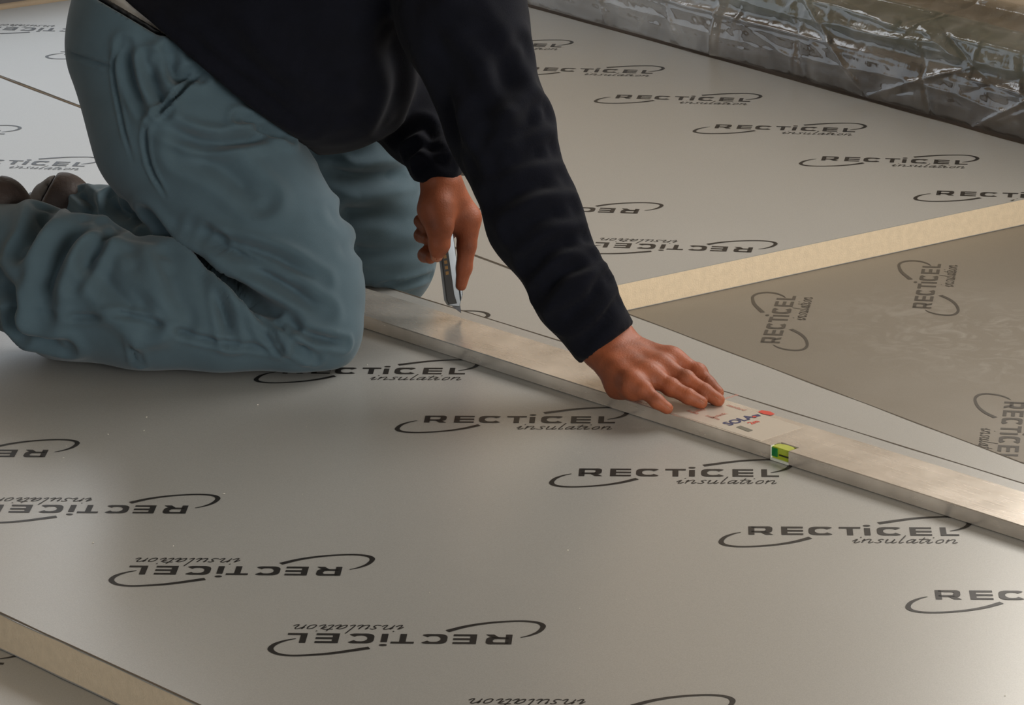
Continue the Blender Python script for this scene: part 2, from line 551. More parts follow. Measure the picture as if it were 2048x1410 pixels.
# printed sticker
RED = simple('sticker_red', srgb(205, 62, 40), 0.5)
PALERED = simple('sticker_pale_red', srgb(186, 128, 112), 0.5)
NAVYP = simple('sticker_navy', srgb(44, 46, 92), 0.5)
GREYP = simple('sticker_grey', srgb(110, 106, 92), 0.5)
FILM = simple('sticker_film', srgb(216, 208, 196), 0.28, 0.42)
s0, _ = level_pt(1285, 808, T + LH)
s1, _ = level_pt(1530, 880, T + LH)
zt = LH + .0003
b = MB(); b.box(s0, s1, .004, wl - .012, LH, zt); stk = b.build('sticker', FILM, lev)


def text_mesh(txt, size, mat, bold=0.0):
    cu = bpy.data.curves.new('text', 'FONT')
    cu.body, cu.size, cu.offset = txt, size, bold
    cu.align_x = 'LEFT'
    ob = bpy.data.objects.new('text', cu)
    COL.objects.link(ob)
    bpy.context.view_layer.update()
    me = bpy.data.meshes.new_from_object(ob.evaluated_get(bpy.context.evaluated_depsgraph_get()))
    bpy.data.objects.remove(ob)
    me.materials.clear(); me.materials.append(mat)
    return me


def sticker_text(name, txt, size, mat, px, py, rot, bold=0.0, sx=1.0):
    x, y = level_pt(px, py, T + LH)
    o = link(name, text_mesh(txt, size, mat, bold), stk, (x, y, zt + .0003))
    o.rotation_euler = (0, 0, rot)
    o.scale = (sx, 1, 1)
    return o


def sticker_patch(name, pts, mat, dz=.0003):
    V = [(*level_pt(px, py, T + LH), zt + dz) for px, py in pts]
    return link(name, mesh(name, V, [list(range(len(V)))], mat), stk)


sticker_text('brand_lettering', 'SOLA', .0215, NAVYP, 1459, 852.5, math.radians(90), .0007, .95)
sticker_patch('emblem', [(1503, 832.5), (1516, 829.5), (1522, 833.0), (1508, 836)], NAVYP)
sticker_patch('emblem_dot', [(1504, 834.5), (1510, 833), (1514, 835.5), (1507, 837)], RED, .0006)
sticker_patch('arrow', [(1516, 825), (1523, 821.5), (1541, 824.5), (1550, 829.5), (1541, 832), (1526, 829)], RED)
sticker_text('number_lettering', '2m', .013, RED, 1503, 850, math.radians(90), .0004)
sticker_patch('barcode', [(1472, 855.5), (1481, 852.5), (1506, 861.5), (1497, 865)], GREYP)
for i, (tx, px, py) in enumerate((('levels', 1372, 823), ('quality', 1385, 828), ('mm/m', 1410, 833), ('professional', 1430, 806), ('standard', 1452, 812), ('technik', 1425, 838))):
    sticker_text('small_lettering', tx, .0095, PALERED, px, py, math.radians(90 if i % 2 else 0), .0002)

# ------------------------------------------------------------------ implicit modelling of the figure
def unit(v): return np.array(v, float) / np.linalg.norm(v)


class Shape:
    def __init__(s, k=.03): s.P, s.cuts, s.k = [], [], k
    def cap(s, a, b, ra, rb=None, k=None):
        s.P.append((np.array(a, float), np.array(b, float), float(ra), float(ra if rb is None else rb), s.k if k is None else k)); return s
    def chain(s, pts, k=None):
        """pts: (px, py, Y, radius in pixels)"""
        for (p, q) in zip(pts[:-1], pts[1:]):
            s.cap(at(*p[:3]), at(*q[:3]), rad(p[3], p[2]), rad(q[3], q[2]), k)
        return s
    def f(s, X):
        X = X.astype(np.float32)
        d = None
        for a, b, ra, rb, k in s.P:
            ab = (b - a).astype(np.float32)
            t = np.clip(((X - a.astype(np.float32)) @ ab) / max(float(ab @ ab), 1e-9), 0, 1)
            c = X - a.astype(np.float32) - t[:, None] * ab
            di = np.sqrt((c * c).sum(1)) - (ra + (rb - ra) * t)
            if d is None: d = di
            else:
                h = np.maximum(k - np.abs(d - di), 0) / k
                d = np.minimum(d, di) - h * h * k * .25
        for c in s.cuts: d = c(X, d)
        return d


def surface_nets(fn, lo_, hi_, h):
    lo_, hi_ = np.array(lo_, float), np.array(hi_, float)
    B = 8
    nb = np.maximum(np.ceil((hi_ - lo_) / h / B).astype(int), 1)
    n = nb * B
    G = np.empty(n, np.float32)
    ctr = (np.stack(np.meshgrid(*[np.arange(q) for q in nb], indexing='ij'), -1).reshape(-1, 3) * B + (B - 1) / 2) * h + lo_
    dc = fn(ctr)
    off = np.stack(np.meshgrid(*[np.arange(B)] * 3, indexing='ij'), -1).reshape(-1, 3) * h
    Gb = np.repeat(dc[:, None], B ** 3, 1)
    act = np.where(np.abs(dc) < B * h * 1.15)[0]
    base = ctr[act] - (B - 1) / 2 * h
    for i in range(0, len(act), 600):
        X = (base[i:i + 600, None, :] + off[None]).reshape(-1, 3)
        Gb[act[i:i + 600]] = fn(X).reshape(-1, B ** 3)
    G = Gb.reshape(*nb, B, B, B).transpose(0, 3, 1, 4, 2, 5).reshape(n)
    S = G < 0
    m_ = n - 1
    cs = [(i, j, k) for i in (0, 1) for j in (0, 1) for k in (0, 1)]
    cnt = sum(S[i:i + m_[0], j:j + m_[1], k:k + m_[2]].astype(np.int8) for i, j, k in cs)
    cells = np.argwhere((cnt > 0) & (cnt < 8))
    idx = np.full(m_, -1, np.int64)
    idx[tuple(cells.T)] = np.arange(len(cells))
    acc = np.zeros((len(cells), 3)); w = np.zeros(len(cells))
    for a in cs:
        for ax in range(3):
            if a[ax]: continue
            b_ = list(a); b_[ax] = 1
            ga = G[tuple((cells + a).T)]; gb = G[tuple((cells + b_).T)]
            x = (ga < 0) != (gb < 0)
            t = np.where(x, ga / np.where(x, ga - gb, 1), 0)
            p = np.repeat(np.array(a, float)[None], len(cells), 0); p[:, ax] = t
            acc[x] += p[x]; w[x] += 1
    V = (cells + acc / w[:, None]) * h + lo_
    F = []
    for ax in range(3):
        u, v = (ax + 1) % 3, (ax + 2) % 3
        sl0 = [slice(None)] * 3; sl1 = [slice(None)] * 3
        sl0[ax] = slice(0, -1); sl1[ax] = slice(1, None)
        A, Bb = S[tuple(sl0)], S[tuple(sl1)]
        e = np.argwhere(A != Bb)
        e = e[(e[:, u] > 0) & (e[:, v] > 0) & (e[:, u] < m_[u]) & (e[:, v] < m_[v])]
        fl = A[tuple(e.T)]
        q = []
        for du, dv in ((-1, -1), (0, -1), (0, 0), (-1, 0)):
            c = e.copy(); c[:, u] += du; c[:, v] += dv
            q.append(idx[tuple(c.T)])
        q = np.stack(q, 1)
        q[~fl] = q[~fl][:, ::-1]
        F.append(q)
    F = np.concatenate(F)
    F = F[(F >= 0).all(1)]
    return V, F


def vnormals(V, F):
    n = np.cross(V[F[:, 2]] - V[F[:, 0]], V[F[:, 3]] - V[F[:, 1]])
    N = np.zeros_like(V)
    for i in range(4): np.add.at(N, F[:, i], n)
    return N / (np.linalg.norm(N, axis=1, keepdims=True) + 1e-12)


def relax(V, F, it=2, lam=.5):
    E_ = np.concatenate([F[:, [0, 1]], F[:, [1, 2]], F[:, [2, 3]], F[:, [3, 0]]])
    deg = np.zeros(len(V)); np.add.at(deg, E_.ravel(), 1)
    for _ in range(it):
        A = np.zeros_like(V)
        np.add.at(A, E_[:, 0], V[E_[:, 1]]); np.add.at(A, E_[:, 1], V[E_[:, 0]])
        V = V + lam * (A / deg[:, None] - V)
    return V


def hit(shape, pix, Y0_=4.3):
    """first points of a shape along the view through some pixels"""
    pix = np.array(pix, float)
    D = _fw + ((pix[:, :1] - CX) / FOC) * _rt - ((pix[:, 1:2] - CY) / FOC) * _up
    D /= np.linalg.norm(D, axis=1, keepdims=True)
    t = np.full(len(pix), Y0_)
    O = np.array([0, 0, CAMH])
    for _ in range(90):
        d = shape.f(O + D * t[:, None])
        t = t + np.clip(d, -.02, .2) * .8
        t = np.minimum(t, 6.5)
    return O + D * t[:, None], np.abs(d) < .004


def dist_poly(V, P):
    d = np.full(len(V), 9.0)
    for a, b_ in zip(P[:-1], P[1:]):
        ab = b_ - a
        t = np.clip(((V - a) @ ab) / (ab @ ab + 1e-12), 0, 1)
        d = np.minimum(d, np.linalg.norm(V - a - t[:, None] * ab, axis=1))
    return d


def fold(V, N, P, w, dep, ridge=.45):
    """a crease pressed along P with soft ridges on both sides; fades towards its ends"""
    lo_, hi_ = P.min(0) - 4 * w, P.max(0) + 4 * w
    s = np.where(((V > lo_) & (V < hi_)).all(1))[0]
    if not len(s): return V
    d = dist_poly(V[s], P)
    e0 = np.linalg.norm(V[s] - P[0], axis=1); e1 = np.linalg.norm(V[s] - P[-1], axis=1)
    ln = np.linalg.norm(np.diff(P, axis=0), axis=1).sum()
    fade = np.clip(np.minimum(e0, e1) / (.25 * ln + 1e-6), 0.15, 1)
    x = d / w
    g_ = -np.exp(-x * x) + ridge * np.exp(-((x - 1.9) / .9) ** 2)
    V[s] += N[s] * (g_ * dep * fade)[:, None]
    return V


def smooth_path(pts, n=6):
    P = np.array(pts, float)
    if len(P) < 3: 
        return np.array([P[0] + (P[-1] - P[0]) * t for t in np.linspace(0, 1, 5)])
    E_ = np.vstack([2 * P[0] - P[1], P, 2 * P[-1] - P[-2]])
    Q = []
    for i in range(len(P) - 1):
        p0, p1, p2, p3 = E_[i:i + 4]
        for k in range(n):
            t = k / n
            Q.append(.5 * (2 * p1 + (-p0 + p2) * t + (2 * p0 - 5 * p1 + 4 * p2 - p3) * t * t + (-p0 + 3 * p1 - 3 * p2 + p3) * t ** 3))
    Q.append(P[-1])
    return np.array(Q)


def cloth_noise(V, N, amp, sc, seed):
    r = np.random.default_rng(seed)
    g_ = np.zeros(len(V))
    for i in range(7):
        k = r.normal(size=3); k /= np.linalg.norm(k)
        g_ += np.sin(V @ k * sc * r.uniform(.6, 1.6) + r.uniform(0, 6) + 1.3 * np.sin(V @ r.normal(size=3) * sc * .5))
    return V + N * (g_ / 7 * amp)[:, None]


# floor the figure rests on, in the camera heading frame
def ground(X):
    w = X[:, :2] @ RZ[:2, :2].T
    s, n_ = w @ CO, w @ CN
    on = (n_ < CN0 + 1.204) & (s > CL0)
    return np.where(on, T + .001, .001)


def floor_cut(X, d):
    g_ = ground(X).astype(np.float32) - X[:, 2]
    k = .012
    h = np.maximum(k - np.abs(d - g_), 0) / k
    return np.maximum(d, g_) + h * h * k * .25


def plane_cut(p, nrm):
    p, nrm = np.array(p, np.float32), np.array(nrm, np.float32) / np.float32(np.linalg.norm(nrm))
    return lambda X, d: np.maximum(d, (X - p) @ nrm)


def pix_plane(a, b, Y, keep):
    """plane seen edge-on through two pixels; keeps the side of the third pixel"""
    A, B_ = at(*a, Y), at(*b, Y)
    n_ = np.cross(B_ - A, np.array([0, 1.0, -.29]))
    if (at(*keep, Y) - A) @ n_ > 0: n_ = -n_
    return plane_cut(A, n_)


MAN0 = world(np.array([-.25, 5.05, 0]))
person_loc = (MAN0[0], MAN0[1], T)
BASE = np.array([-.25, 5.05, T])


def figure_part(name, shape, lo_, hi_, h, mat, parent, deform=None, smooth_it=2):
    V, F = surface_nets(shape.f, lo_, hi_, h)
    V = relax(V, F, smooth_it)
    if deform is not None: V = deform(V, F)
    return V, F


# ---- trousers
TROUS = Shape(.05)
TROUS.chain([(335, -20, 5.12, 163), (302, 100, 5.10, 150), (366, 250, 5.06, 173), (474, 392, 5.02, 156), (562, 508, 4.965, 134), (616, 598, 4.92, 100), (642, 662, 4.89, 80)])
TROUS.chain([(642, 674, 4.882, 76), (590, 677, 4.882, 78), (450, 656, 4.895, 102), (300, 618, 4.915, 128), (150, 582, 4.965, 143), (40, 538, 5.025, 126), (-70, 497, 5.09, 104)], .016)
TROUS.chain([(400, 60, 5.33, 170), (540, 180, 5.34, 150), (650, 288, 5.35, 135), (704, 385, 5.36, 122), (752, 480, 5.36, 109), (770, 528, 5.36, 94)])
TROUS.chain([(765, 535, 5.36, 88), (640, 500, 5.42, 95), (400, 455, 5.55, 92), (290, 445, 5.6, 74), (200, 432, 5.63, 56), (150, 424, 5.66, 50)], .02)
TROUS.chain([(330, 40, 5.12, 165), (380, 60, 5.33, 165)])
TROUS.cuts.append(floor_cut)
_wc = pix_plane((188, -4), (285, 56), 5.15, (250, 300))
_wx = float(at(470, 150, 5.15)[0])
TROUS.cuts.append(lambda X, d: np.where(X[:, 0] < _wx, _wc(X, d), d).astype(np.float32))
TROUS.cuts.append(pix_plane((-66, 330), (-86, 640), 5.1, (200, 560)))

# creases of the near leg (pixels along the crease, width mm, depth mm)
FOLDS_T = [
    # thigh / calf crease
    ([(300, 430), (345, 478), (405, 525), (465, 568), (520, 612), (575, 645)], 12, 16),
    ([(575, 645), (625, 672), (690, 688)], 6, 6),
    # pocket opening
    ([(405, 140), (360, 185), (300, 240)], 3.2, 6),
    ([(300, 240), (290, 270), (300, 330), (330, 390)], 3.2, 3),
    # side seam
    ([(245, 70), (228, 140), (245, 250), (265, 320)], 3, 2),
    # back pocket
    ([(135, 105), (180, 122), (230, 136)], 3, 3),
    # hip folds
    ([(320, 245), (380, 275), (440, 285), (500, 275), (560, 262)], 9, 8),
    ([(480, 240), (520, 250), (575, 275)], 8, 7),
    ([(300, 120), (310, 170), (330, 220)], 9, 6),
    ([(335, 110), (350, 150), (395, 150)], 10, 7),
    ([(250, 90), (265, 170), (290, 220)], 8, 5),
    ([(370, 300), (450, 340), (520, 400)], 16, 6),
    # fan of folds behind the knee
    ([(395, 455), (470, 490), (560, 520), (640, 565)], 10, 7),
    ([(420, 470), (480, 520), (560, 560), (650, 625)], 10, 8),
    ([(440, 480), (450, 530), (470, 565)], 8, 5),
    ([(498, 622), (525, 655), (558, 690)], 7, 6),
    ([(535, 640), (565, 668), (600, 692), (630, 717)], 6, 5),
    ([(440, 570), (450, 630), (462, 680)], 8, 6),
    ([(560, 645), (562, 680), (610, 715)], 5, 5),
    # lower leg
    ([(175, 450), (130, 490), (95, 560), (85, 630)], 14, 10),
    ([(95, 410), (75, 460), (50, 500)], 14, 9),
    ([(220, 460), (180, 510), (150, 560)], 12, 6),
    ([(190, 520), (230, 580), (290, 640)], 16, 7),
    ([(250, 520), (280, 570), (310, 630)], 16, 5),
    ([(330, 520), (350, 590), (360, 640)], 16, 4),
    ([(60, 620), (150, 632), (260, 632), (350, 660), (440, 685), (520, 695), (600, 720)], 5, 4),
    ([(30, 640), (60, 670), (130, 690)], 12, 6),
    ([(262, 670), (266, 700), (272, 730)], 4, 3),
    ([(272, 672), (277, 700), (284, 730)], 4, 3),
    ([(0, 560), (30, 600), (40, 660)], 12, 7),
]
FOLDS_T2 = [
    ([(640, 320), (700, 355), (780, 352), (820, 345)], 12, 7),
    ([(670, 430), (740, 428), (830, 440)], 12, 7),
    ([(690, 500), (760, 505), (840, 500)], 10, 5),
    ([(735, 600), (762, 572), (810, 568), (862, 552)], 5, 5),
    ([(762, 572), (760, 600)], 4, 4),
    ([(620, 300), (700, 310), (760, 290)], 10, 5),
    ([(225, 395), (235, 420), (270, 440)], 10, 8),
    ([(160, 385), (185, 410), (190, 430)], 8, 6),
    ([(250, 400), (262, 425), (300, 450)], 8, 6),
]


def man_object(name, V, F, mat, parent):
    o = link(name, mesh(name, V - BASE, F, mat, True), parent)
    return o


person = None


def trousers_geo():
    V, F = surface_nets(TROUS.f, (-1.0, 4.75, -.02), (-.05, 5.85, .68), .0042)
    V = relax(V, F, 3)
    N = vnormals(V, F)
    V = cloth_noise(V, N, .004, 18, 3)
    for fl in (FOLDS_T, FOLDS_T2):
        for pts, w, dep in fl:
            pp = smooth_path(pts, 5)
            P, ok = hit(TROUS, pp)
            if ok.sum() < 3: continue
            V = fold(V, N, P[ok], w * .001, dep * .0024)
    # nothing may sink through the boards
    gz = ground(V)
    V[:, 2] = np.maximum(V[:, 2], gz)
    return V, F


TEAL = simple('teal_work_cloth', srgb(71, 90, 100), 0.85, spec=0.25, var=0.07, scale=25, bump=0.12, bscale=900, sheen=0.15)
NAVY = simple('navy_jersey', srgb(12, 14, 23), 0.95, spec=0.15, var=0.15, scale=40, bump=0.15, bscale=700, sheen=0.03)
WHITEC = simple('white_cotton', srgb(190, 186, 180), 0.9)
BLACKC = simple('black_belt', srgb(18, 18, 20), 0.6)


def skin_mat():
    mt = simple('skin', srgb(143, 78, 49), 0.55, spec=0.4, var=0.25, scale=38, bump=0.16, bscale=380)
    bs = mt.node_tree.nodes['Principled BSDF']
    bs.inputs['Subsurface Weight'].default_value = 0.12
    bs.inputs['Subsurface Radius'].default_value = (.006, .002, .001)
    bs.inputs['Subsurface Scale'].default_value = 1.0
    return mt


SKIN = skin_mat()
NAIL = simple('fingernail', srgb(172, 112, 84), 0.35)

# ---- body (hands in full detail, the rest of the figure under the clothes)
HR = Shape(.012)     # right hand, flat on the level
ZL = T + LH
MCP = {'p': at(1266, 764, 4.631), 'r': at(1298, 748, 4.650), 'm': at(1322, 731, 4.676), 'i': at(1343, 716, 4.705)}
WR = at(1212, 684, 4.735)
TIP = {'p': onz(1334, 816.5, ZL + .0075), 'r': onz(1402, 805, ZL + .0082), 'm': onz(1436, 800, ZL + .0082), 'i': onz(1435, 785, ZL + .0080)}
PIP = {'p': at(1289, 781, 4.616), 'r': at(1342, 775, 4.634), 'm': at(1372, 760, 4.655), 'i': at(1396, 746, 4.690)}
DIP = {'p': at(1314, 803, 4.603), 'r': at(1377, 793, 4.622), 'm': at(1410, 784, 4.640), 'i': at(1417, 769, 4.674)}
RF = {'p': (.0118, .0104, .0096, .0083), 'r': (.0128, .0114, .0104, .0090), 'm': (.0131, .0118, .0107, .0092), 'i': (.0131, .0117, .0105, .0088)}
for q in 'prmi':
    a, b_, c_, d_ = MCP[q], PIP[q], DIP[q], TIP[q]
    r_ = RF[q]
    HR.cap(a, b_, r_[0], r_[1], .010); HR.cap(b_, c_, r_[1], r_[2], .004); HR.cap(c_, d_, r_[2], r_[3], .004)
    HR.cap(b_ + [0, 0, .001], b_ + [0, 0, .001], r_[1] * 1.08, None, .004)
# separate fingers again: metacarpals fan out from the wrist
for q, w0 in (('p', (-.012, -.024, -.006)), ('r', (-.003, -.010, .0)), ('m', (.004, .004, .002)), ('i', (.010, .016, .0))):
    HR.cap(WR + np.array(w0), MCP[q] + [0, 0, -.003], .017, .0138, .018)
HEEL = onz(1240, 770, ZL + .017)
HR.cap(WR + [-.002, -.016, -.014], HEEL, .021, .018, .02)
HR.cap(HEEL, MCP['p'] + [0, 0, -.012], .017, .012, .016)
# thumb on the far side
TH0 = WR + np.array([.012, .028, -.016]); TH1 = np.array([.185, 4.762, ZL + .016]); TH2 = np.array([.214, 4.752, ZL + .012]); TH3 = np.array([.236, 4.742, ZL + .0095])
HR.cap(TH0, TH1, .020, .015, .02); HR.cap(TH1, TH2, .0140, .0122, .006); HR.cap(TH2, TH3, .0122, .0095, .006)
FOR_R = at(1140, 590, 4.755)
HR.cap(WR, FOR_R, .0275, .030, .02)
HR.cap(WR + [.012, .014, .004], WR + [-.012, -.012, .004], .0235, .0235, .02)
HR.cuts.append(lambda X, d: np.maximum(d, np.where(X[:, 0] > .1, ZL + .0004 - X[:, 2], -1).astype(np.float32)))

HL = Shape(.012)     # left hand holding the knife
YK = 5.06
lw = at(879, 352, 5.085)
def A_(x, y, dy=0.0): return at(780 + x / 4.271, 330 + y / 4.271, YK + dy)
HL.cap(at(868, 300, 5.12), lw, .024, .0245, .02)
HL.cap(A_(430, 150, .020), A_(500, 420, .028), .022, .027, .02)
HL.cap(A_(420, 160, .006), A_(390, 380, -.004), .0205, .026, .02)
HL.cap(A_(500, 200, .02), A_(640, 430, .030), .0185, .021, .02)
HL.cap(A_(470, 200, .04), A_(560, 420, .060), .018, .020, .02)
# index finger stretched down along the back of the knife
I0, I1, I2, I3 = A_(672, 470, .022), A_(655, 690, .018), A_(635, 880, .012), A_(608, 1028, .006)
HL.cap(I0, I1, .0180, .0142, .012); HL.cap(I1, I2, .0138, .0112, .005); HL.cap(I2, I3, .0112, .0082, .005)
# thumb in front
T0, T1, T2, T3 = A_(400, 360, -.012), A_(425, 520, -.022), A_(420, 680, -.026), A_(398, 775, -.024)
HL.cap(T0, T1, .022, .0200, .016); HL.cap(T1, T2, .0188, .0152, .006); HL.cap(T2, T3, .0150, .0095, .006)
# the other three fingers curled round the handle behind the thumb
for (k0, k1, k2, k3, rr) in ((A_(560, 520, .045), A_(420, 640, .052), A_(300, 770, .020), A_(345, 795, -.006), .0105),
                             (A_(500, 470, .062), A_(360, 560, .070), A_(268, 600, .040), A_(330, 640, .012), .0105),
                             (A_(440, 420, .072), A_(320, 460, .076), A_(262, 480, .050), A_(320, 540, .024), .0095)):
    HL.cap(k0, k1, rr * 1.25, rr * 1.1, .008); HL.cap(k1, k2, rr * 1.1, rr, .004); HL.cap(k2, k3, rr, rr * .82, .004)

BODY = Shape(.02)
BODY.chain([(400, 60, 5.2, 120), (560, -40, 5.16, 130), (760, -200, 5.14, 130), (900, -290, 5.12, 90)])
SHR, SHL = at(890, -150, 4.98), at(880, -190, 5.30)
BODY.cap(SHR, SHL, .065, .065)
NECK, HEAD = at(985, -330, 5.12), at(1085, -395, 5.08)
BODY.cap(at(900, -250, 5.13), NECK, .062, .056)
BODY.cap(NECK, HEAD, .055, .062)
BODY.cap(HEAD, HEAD + [.045, -.01, -.045], .088, .070)
BODY.cap(HEAD + [.095, -.015, -.035], HEAD + [.118, -.018, -.060], .013, .016, .012)     # nose
for s_ in (-1, 1):
    BODY.cap(HEAD + [.01, s_ * .088, -.02], HEAD + [.0, s_ * .094, -.045], .016, .012, .006)   # ears
BODY.cap(SHR, at(1010, 270, 4.87), .05, .045); BODY.cap(at(1010, 270, 4.87), FOR_R, .036, .026)
BODY.cap(SHL, at(805, 110, 5.25), .045, .036); BODY.cap(at(805, 110, 5.25), at(868, 300, 5.12), .030, .022)
for leg in (((300, 120, 5.10, 100), (470, 395, 5.02, 90), (630, 640, 4.93, 52)), ((630, 645, 4.925, 50), (300, 605, 4.95, 65), (60, 530, 5.02, 50)),
            ((420, 60, 5.33, 90), (640, 320, 5.37, 60), (765, 525, 5.37, 50)), ((760, 530, 5.36, 55), (400, 455, 5.56, 50), (230, 436, 5.62, 34))):
    BODY.chain(leg)
BODY.cuts.append(lambda X, d: np.maximum(d, (ground(X) + .012).astype(np.float32) - X[:, 2]))


def body_geo():
    out = []
    for shp, lo_, hi_, h, it in ((BODY, (-1.15, 4.7, 0), (.25, 5.9, 1.1), .011, 2),
                                 (HR, (.03, 4.56, .05), (.31, 4.83, .25), .0015, 1),
                                 (HL, (-.20, 4.98, .02), (-.02, 5.24, .40), .0017, 1)):
        V, F = surface_nets(shp.f, lo_, hi_, h)
        V = relax(V, F, it)
        if shp is HR:
            N = vnormals(V, F)
            for q in 'prmi':
                d_ = unit(DIP[q] - MCP[q]); sd = unit(np.cross(d_, [0, 0, 1]))
                for c_, r_, ks in ((PIP[q], RF[q][1], (-.0042, -.0014, .0016, .0044)), (DIP[q], RF[q][2], (-.0016, .0016))):
                    for k_ in ks:
                        P = np.array([c_ + d_ * (k_ + .0008 * math.sin(9 * t_)) + sd * t_ * r_ * .8 + np.array([0, 0, r_ * math.sqrt(1 - .6 * t_ * t_)]) for t_ in np.linspace(-1, 1, 7)])
                        V = fold(V, N, P, .0011, .0007, .3)
        out.append((V, F))
    n = 0; Vs, Fs = [], []
    for V, F in out:
        Vs.append(V); Fs.append(F + n); n += len(V)
    return np.concatenate(Vs), np.concatenate(Fs)


V, F = body_geo()
person = link('person', mesh('person', V - BASE, F, SKIN, True), None, person_loc)
person.rotation_euler = (0, 0, YAW)
tag(person, 'person in teal work trousers and navy pullover kneeling over the spirit level with a knife', 'person')

V, F = trousers_geo()
man_object('trousers', V, F, TEAL, person)

# ---- pullover
PULL = Shape(.06)
PULL.chain([(411, 130, 5.13, 256), (590, -30, 5.10, 225), (800, -210, 5.07, 170), (880, -260, 5.06, 120)])
PULL.chain([(411, 130, 5.29, 256), (590, -30, 5.27, 225), (800, -210, 5.26, 170), (880, -260, 5.24, 120)])
PULL.chain([(615, 130, 5.08, 146), (668, 138, 5.12, 144), (690, 140, 5.26, 134)])
PULL.chain([(895, -150, 4.99, 135), (925, 40, 4.935, 122), (1005, 262, 4.865, 98), (1068, 440, 4.80, 91), (1150, 592, 4.745, 72), (1203, 672, 4.732, 56), (1218, 700, 4.730, 55)], .03)
PULL.chain([(880, -190, 5.28, 120), (800, 90, 5.26, 84), (834, 255, 5.17, 68), (873, 330, 5.09, 48), (879, 375, 5.082, 47)], .025)
PULL.cuts.append(lambda X, d: np.where((X[:, 0] < -.02) & (X[:, 1] > 4.96), plane_cut(at(879, 357, 5.08), at(886, 420, 5.08) - at(872, 330, 5.08))(X, d), d))
PULL.cuts.append(pix_plane((240, -6), (603, 287), 5.0, (700, 0)))
PULL.cuts.append(pix_plane((1170, 716), (1252, 655), 4.735, (1000, 300)))
FOLDS_P = [
    ([(1040, 100), (1000, 180), (960, 240)], 16, 7), ([(1085, 225), (1040, 260), (980, 280)], 14, 9),
    ([(1098, 300), (1050, 310), (1000, 330)], 14, 6), ([(1120, 360), (1060, 370), (990, 400)], 14, 6),
    ([(1140, 420), (1090, 430), (1030, 460)], 13, 7), ([(1160, 480), (1110, 490), (1060, 530)], 12, 7),
    ([(1178, 520), (1120, 545), (1080, 590)], 10, 8), ([(1208, 560), (1180, 600), (1120, 640)], 10, 8), ([(1228, 605), (1200, 650), (1160, 690)], 8, 5),
    ([(900, 60), (930, 160), (960, 230), (970, 330)], 18, 8), ([(850, 20), (880, 130), (900, 240), (930, 330)], 20, 8),
    ([(330, 40), (480, 160), (620, 260)], 9, 5), ([(420, 60), (560, 180), (690, 250)], 20, 6),
    ([(930, 30), (1000, 130), (1040, 200)], 16, 6), ([(780, 60), (800, 160), (780, 240)], 18, 6),
    ([(790, 275), (850, 250), (870, 300)], 9, 6), ([(815, 305), (850, 290), (880, 310)], 8, 5), ([(838, 335), (860, 325), (900, 330)], 7, 5),
    ([(560, 40), (640, 140), (700, 200)], 26, 6),
]


def pullover_geo():
    V, F = surface_nets(PULL.f, (-.62, 4.64, .06), (.2, 5.56, .98), .0058)
    V = relax(V, F, 2)
    N = vnormals(V, F)
    V = cloth_noise(V, N, .005, 14, 11)
    for pts, w, dep in FOLDS_P:
        P, ok = hit(PULL, smooth_path(pts, 5))
        if ok.sum() < 3: continue
        V = fold(V, N, P[ok], w * .001, dep * .0015)
    return V, F


V, F = pullover_geo()
man_object('pullover', V, F, NAVY, person)

# ---- undershirt and belt showing between trousers and pullover
UND = Shape(.05)
UND.chain([(350, 40, 5.12, 158), (460, -30, 5.11, 170)])
UND.chain([(380, 50, 5.32, 155), (470, -30, 5.31, 165)])
V, F = surface_nets(UND.f, (-.65, 4.95, .35), (-.2, 5.5, .75), .008)
man_object('undershirt', relax(V, F, 2), F, WHITEC, person)
BELT = Shape(.05)
BELT.chain([(331, 0, 5.12, 171), (350, -10, 5.12, 169)])
BELT.chain([(380, 30, 5.32, 168), (400, 0, 5.32, 166)])
BELT.cuts.append(pix_plane((188, -4), (285, 56), 5.15, (400, -200)))
BELT.cuts.append(pix_plane((199, -9), (292, 47), 5.15, (250, 300)))
V, F = surface_nets(BELT.f, (-.65, 4.95, .3), (-.2, 5.5, .75), .006)
man_object('belt', relax(V, F, 1), F, BLACKC, person)

# ---- shoes
SHOE = simple('brown_leather', srgb(46, 34, 30), 0.6, var=0.35, scale=30, bump=0.4, bscale=90)
SOLE = simple('grey_sole', srgb(84, 80, 78), 0.8, var=0.15, scale=60)


def shoe(heel, toe, up_, rh, sole_side):
    """heel / toe: points of the shoe axis, up_: towards the sole"""
    s = Shape(.03)
    s.cap(heel, heel * .5 + toe * .5, rh, rh * .82); s.cap(heel * .5 + toe * .5, toe, rh * .82, rh * .72)
    s.cap(heel - up_ * .01, heel - up_ * .06, rh * .9, rh * .8)
    s.cuts.append(plane_cut(heel + up_ * rh * .62, up_))
    s.cuts.append(lambda X, d: np.maximum(d, (ground(X) + .001).astype(np.float32) - X[:, 2]))
    lo_ = np.minimum(heel, toe) - .14; hi_ = np.maximum(heel, toe) + .14
    V, F = surface_nets(s.f, lo_, hi_, .005)
    o = man_object('shoe', relax(V, F, 2), F, SHOE, person)
    s2 = Shape(.02)
    s2.cap(heel, heel * .45 + toe * .55, rh * 1.02, rh * .86); s2.cap(heel * .45 + toe * .55, toe, rh * .86, rh * .78)
    s2.cuts.append(plane_cut(heel + up_ * rh * .62, -up_)); s2.cuts.append(plane_cut(heel + up_ * (rh * .62 + .022), up_))
    s2.cuts.append(lambda X, d: np.maximum(d, (ground(X) + .001).astype(np.float32) - X[:, 2]))
    V, F = surface_nets(s2.f, lo_, hi_, .005)
    if len(V):
        so = man_object('sole', relax(V, F, 1), F, SOLE, o)
    return o




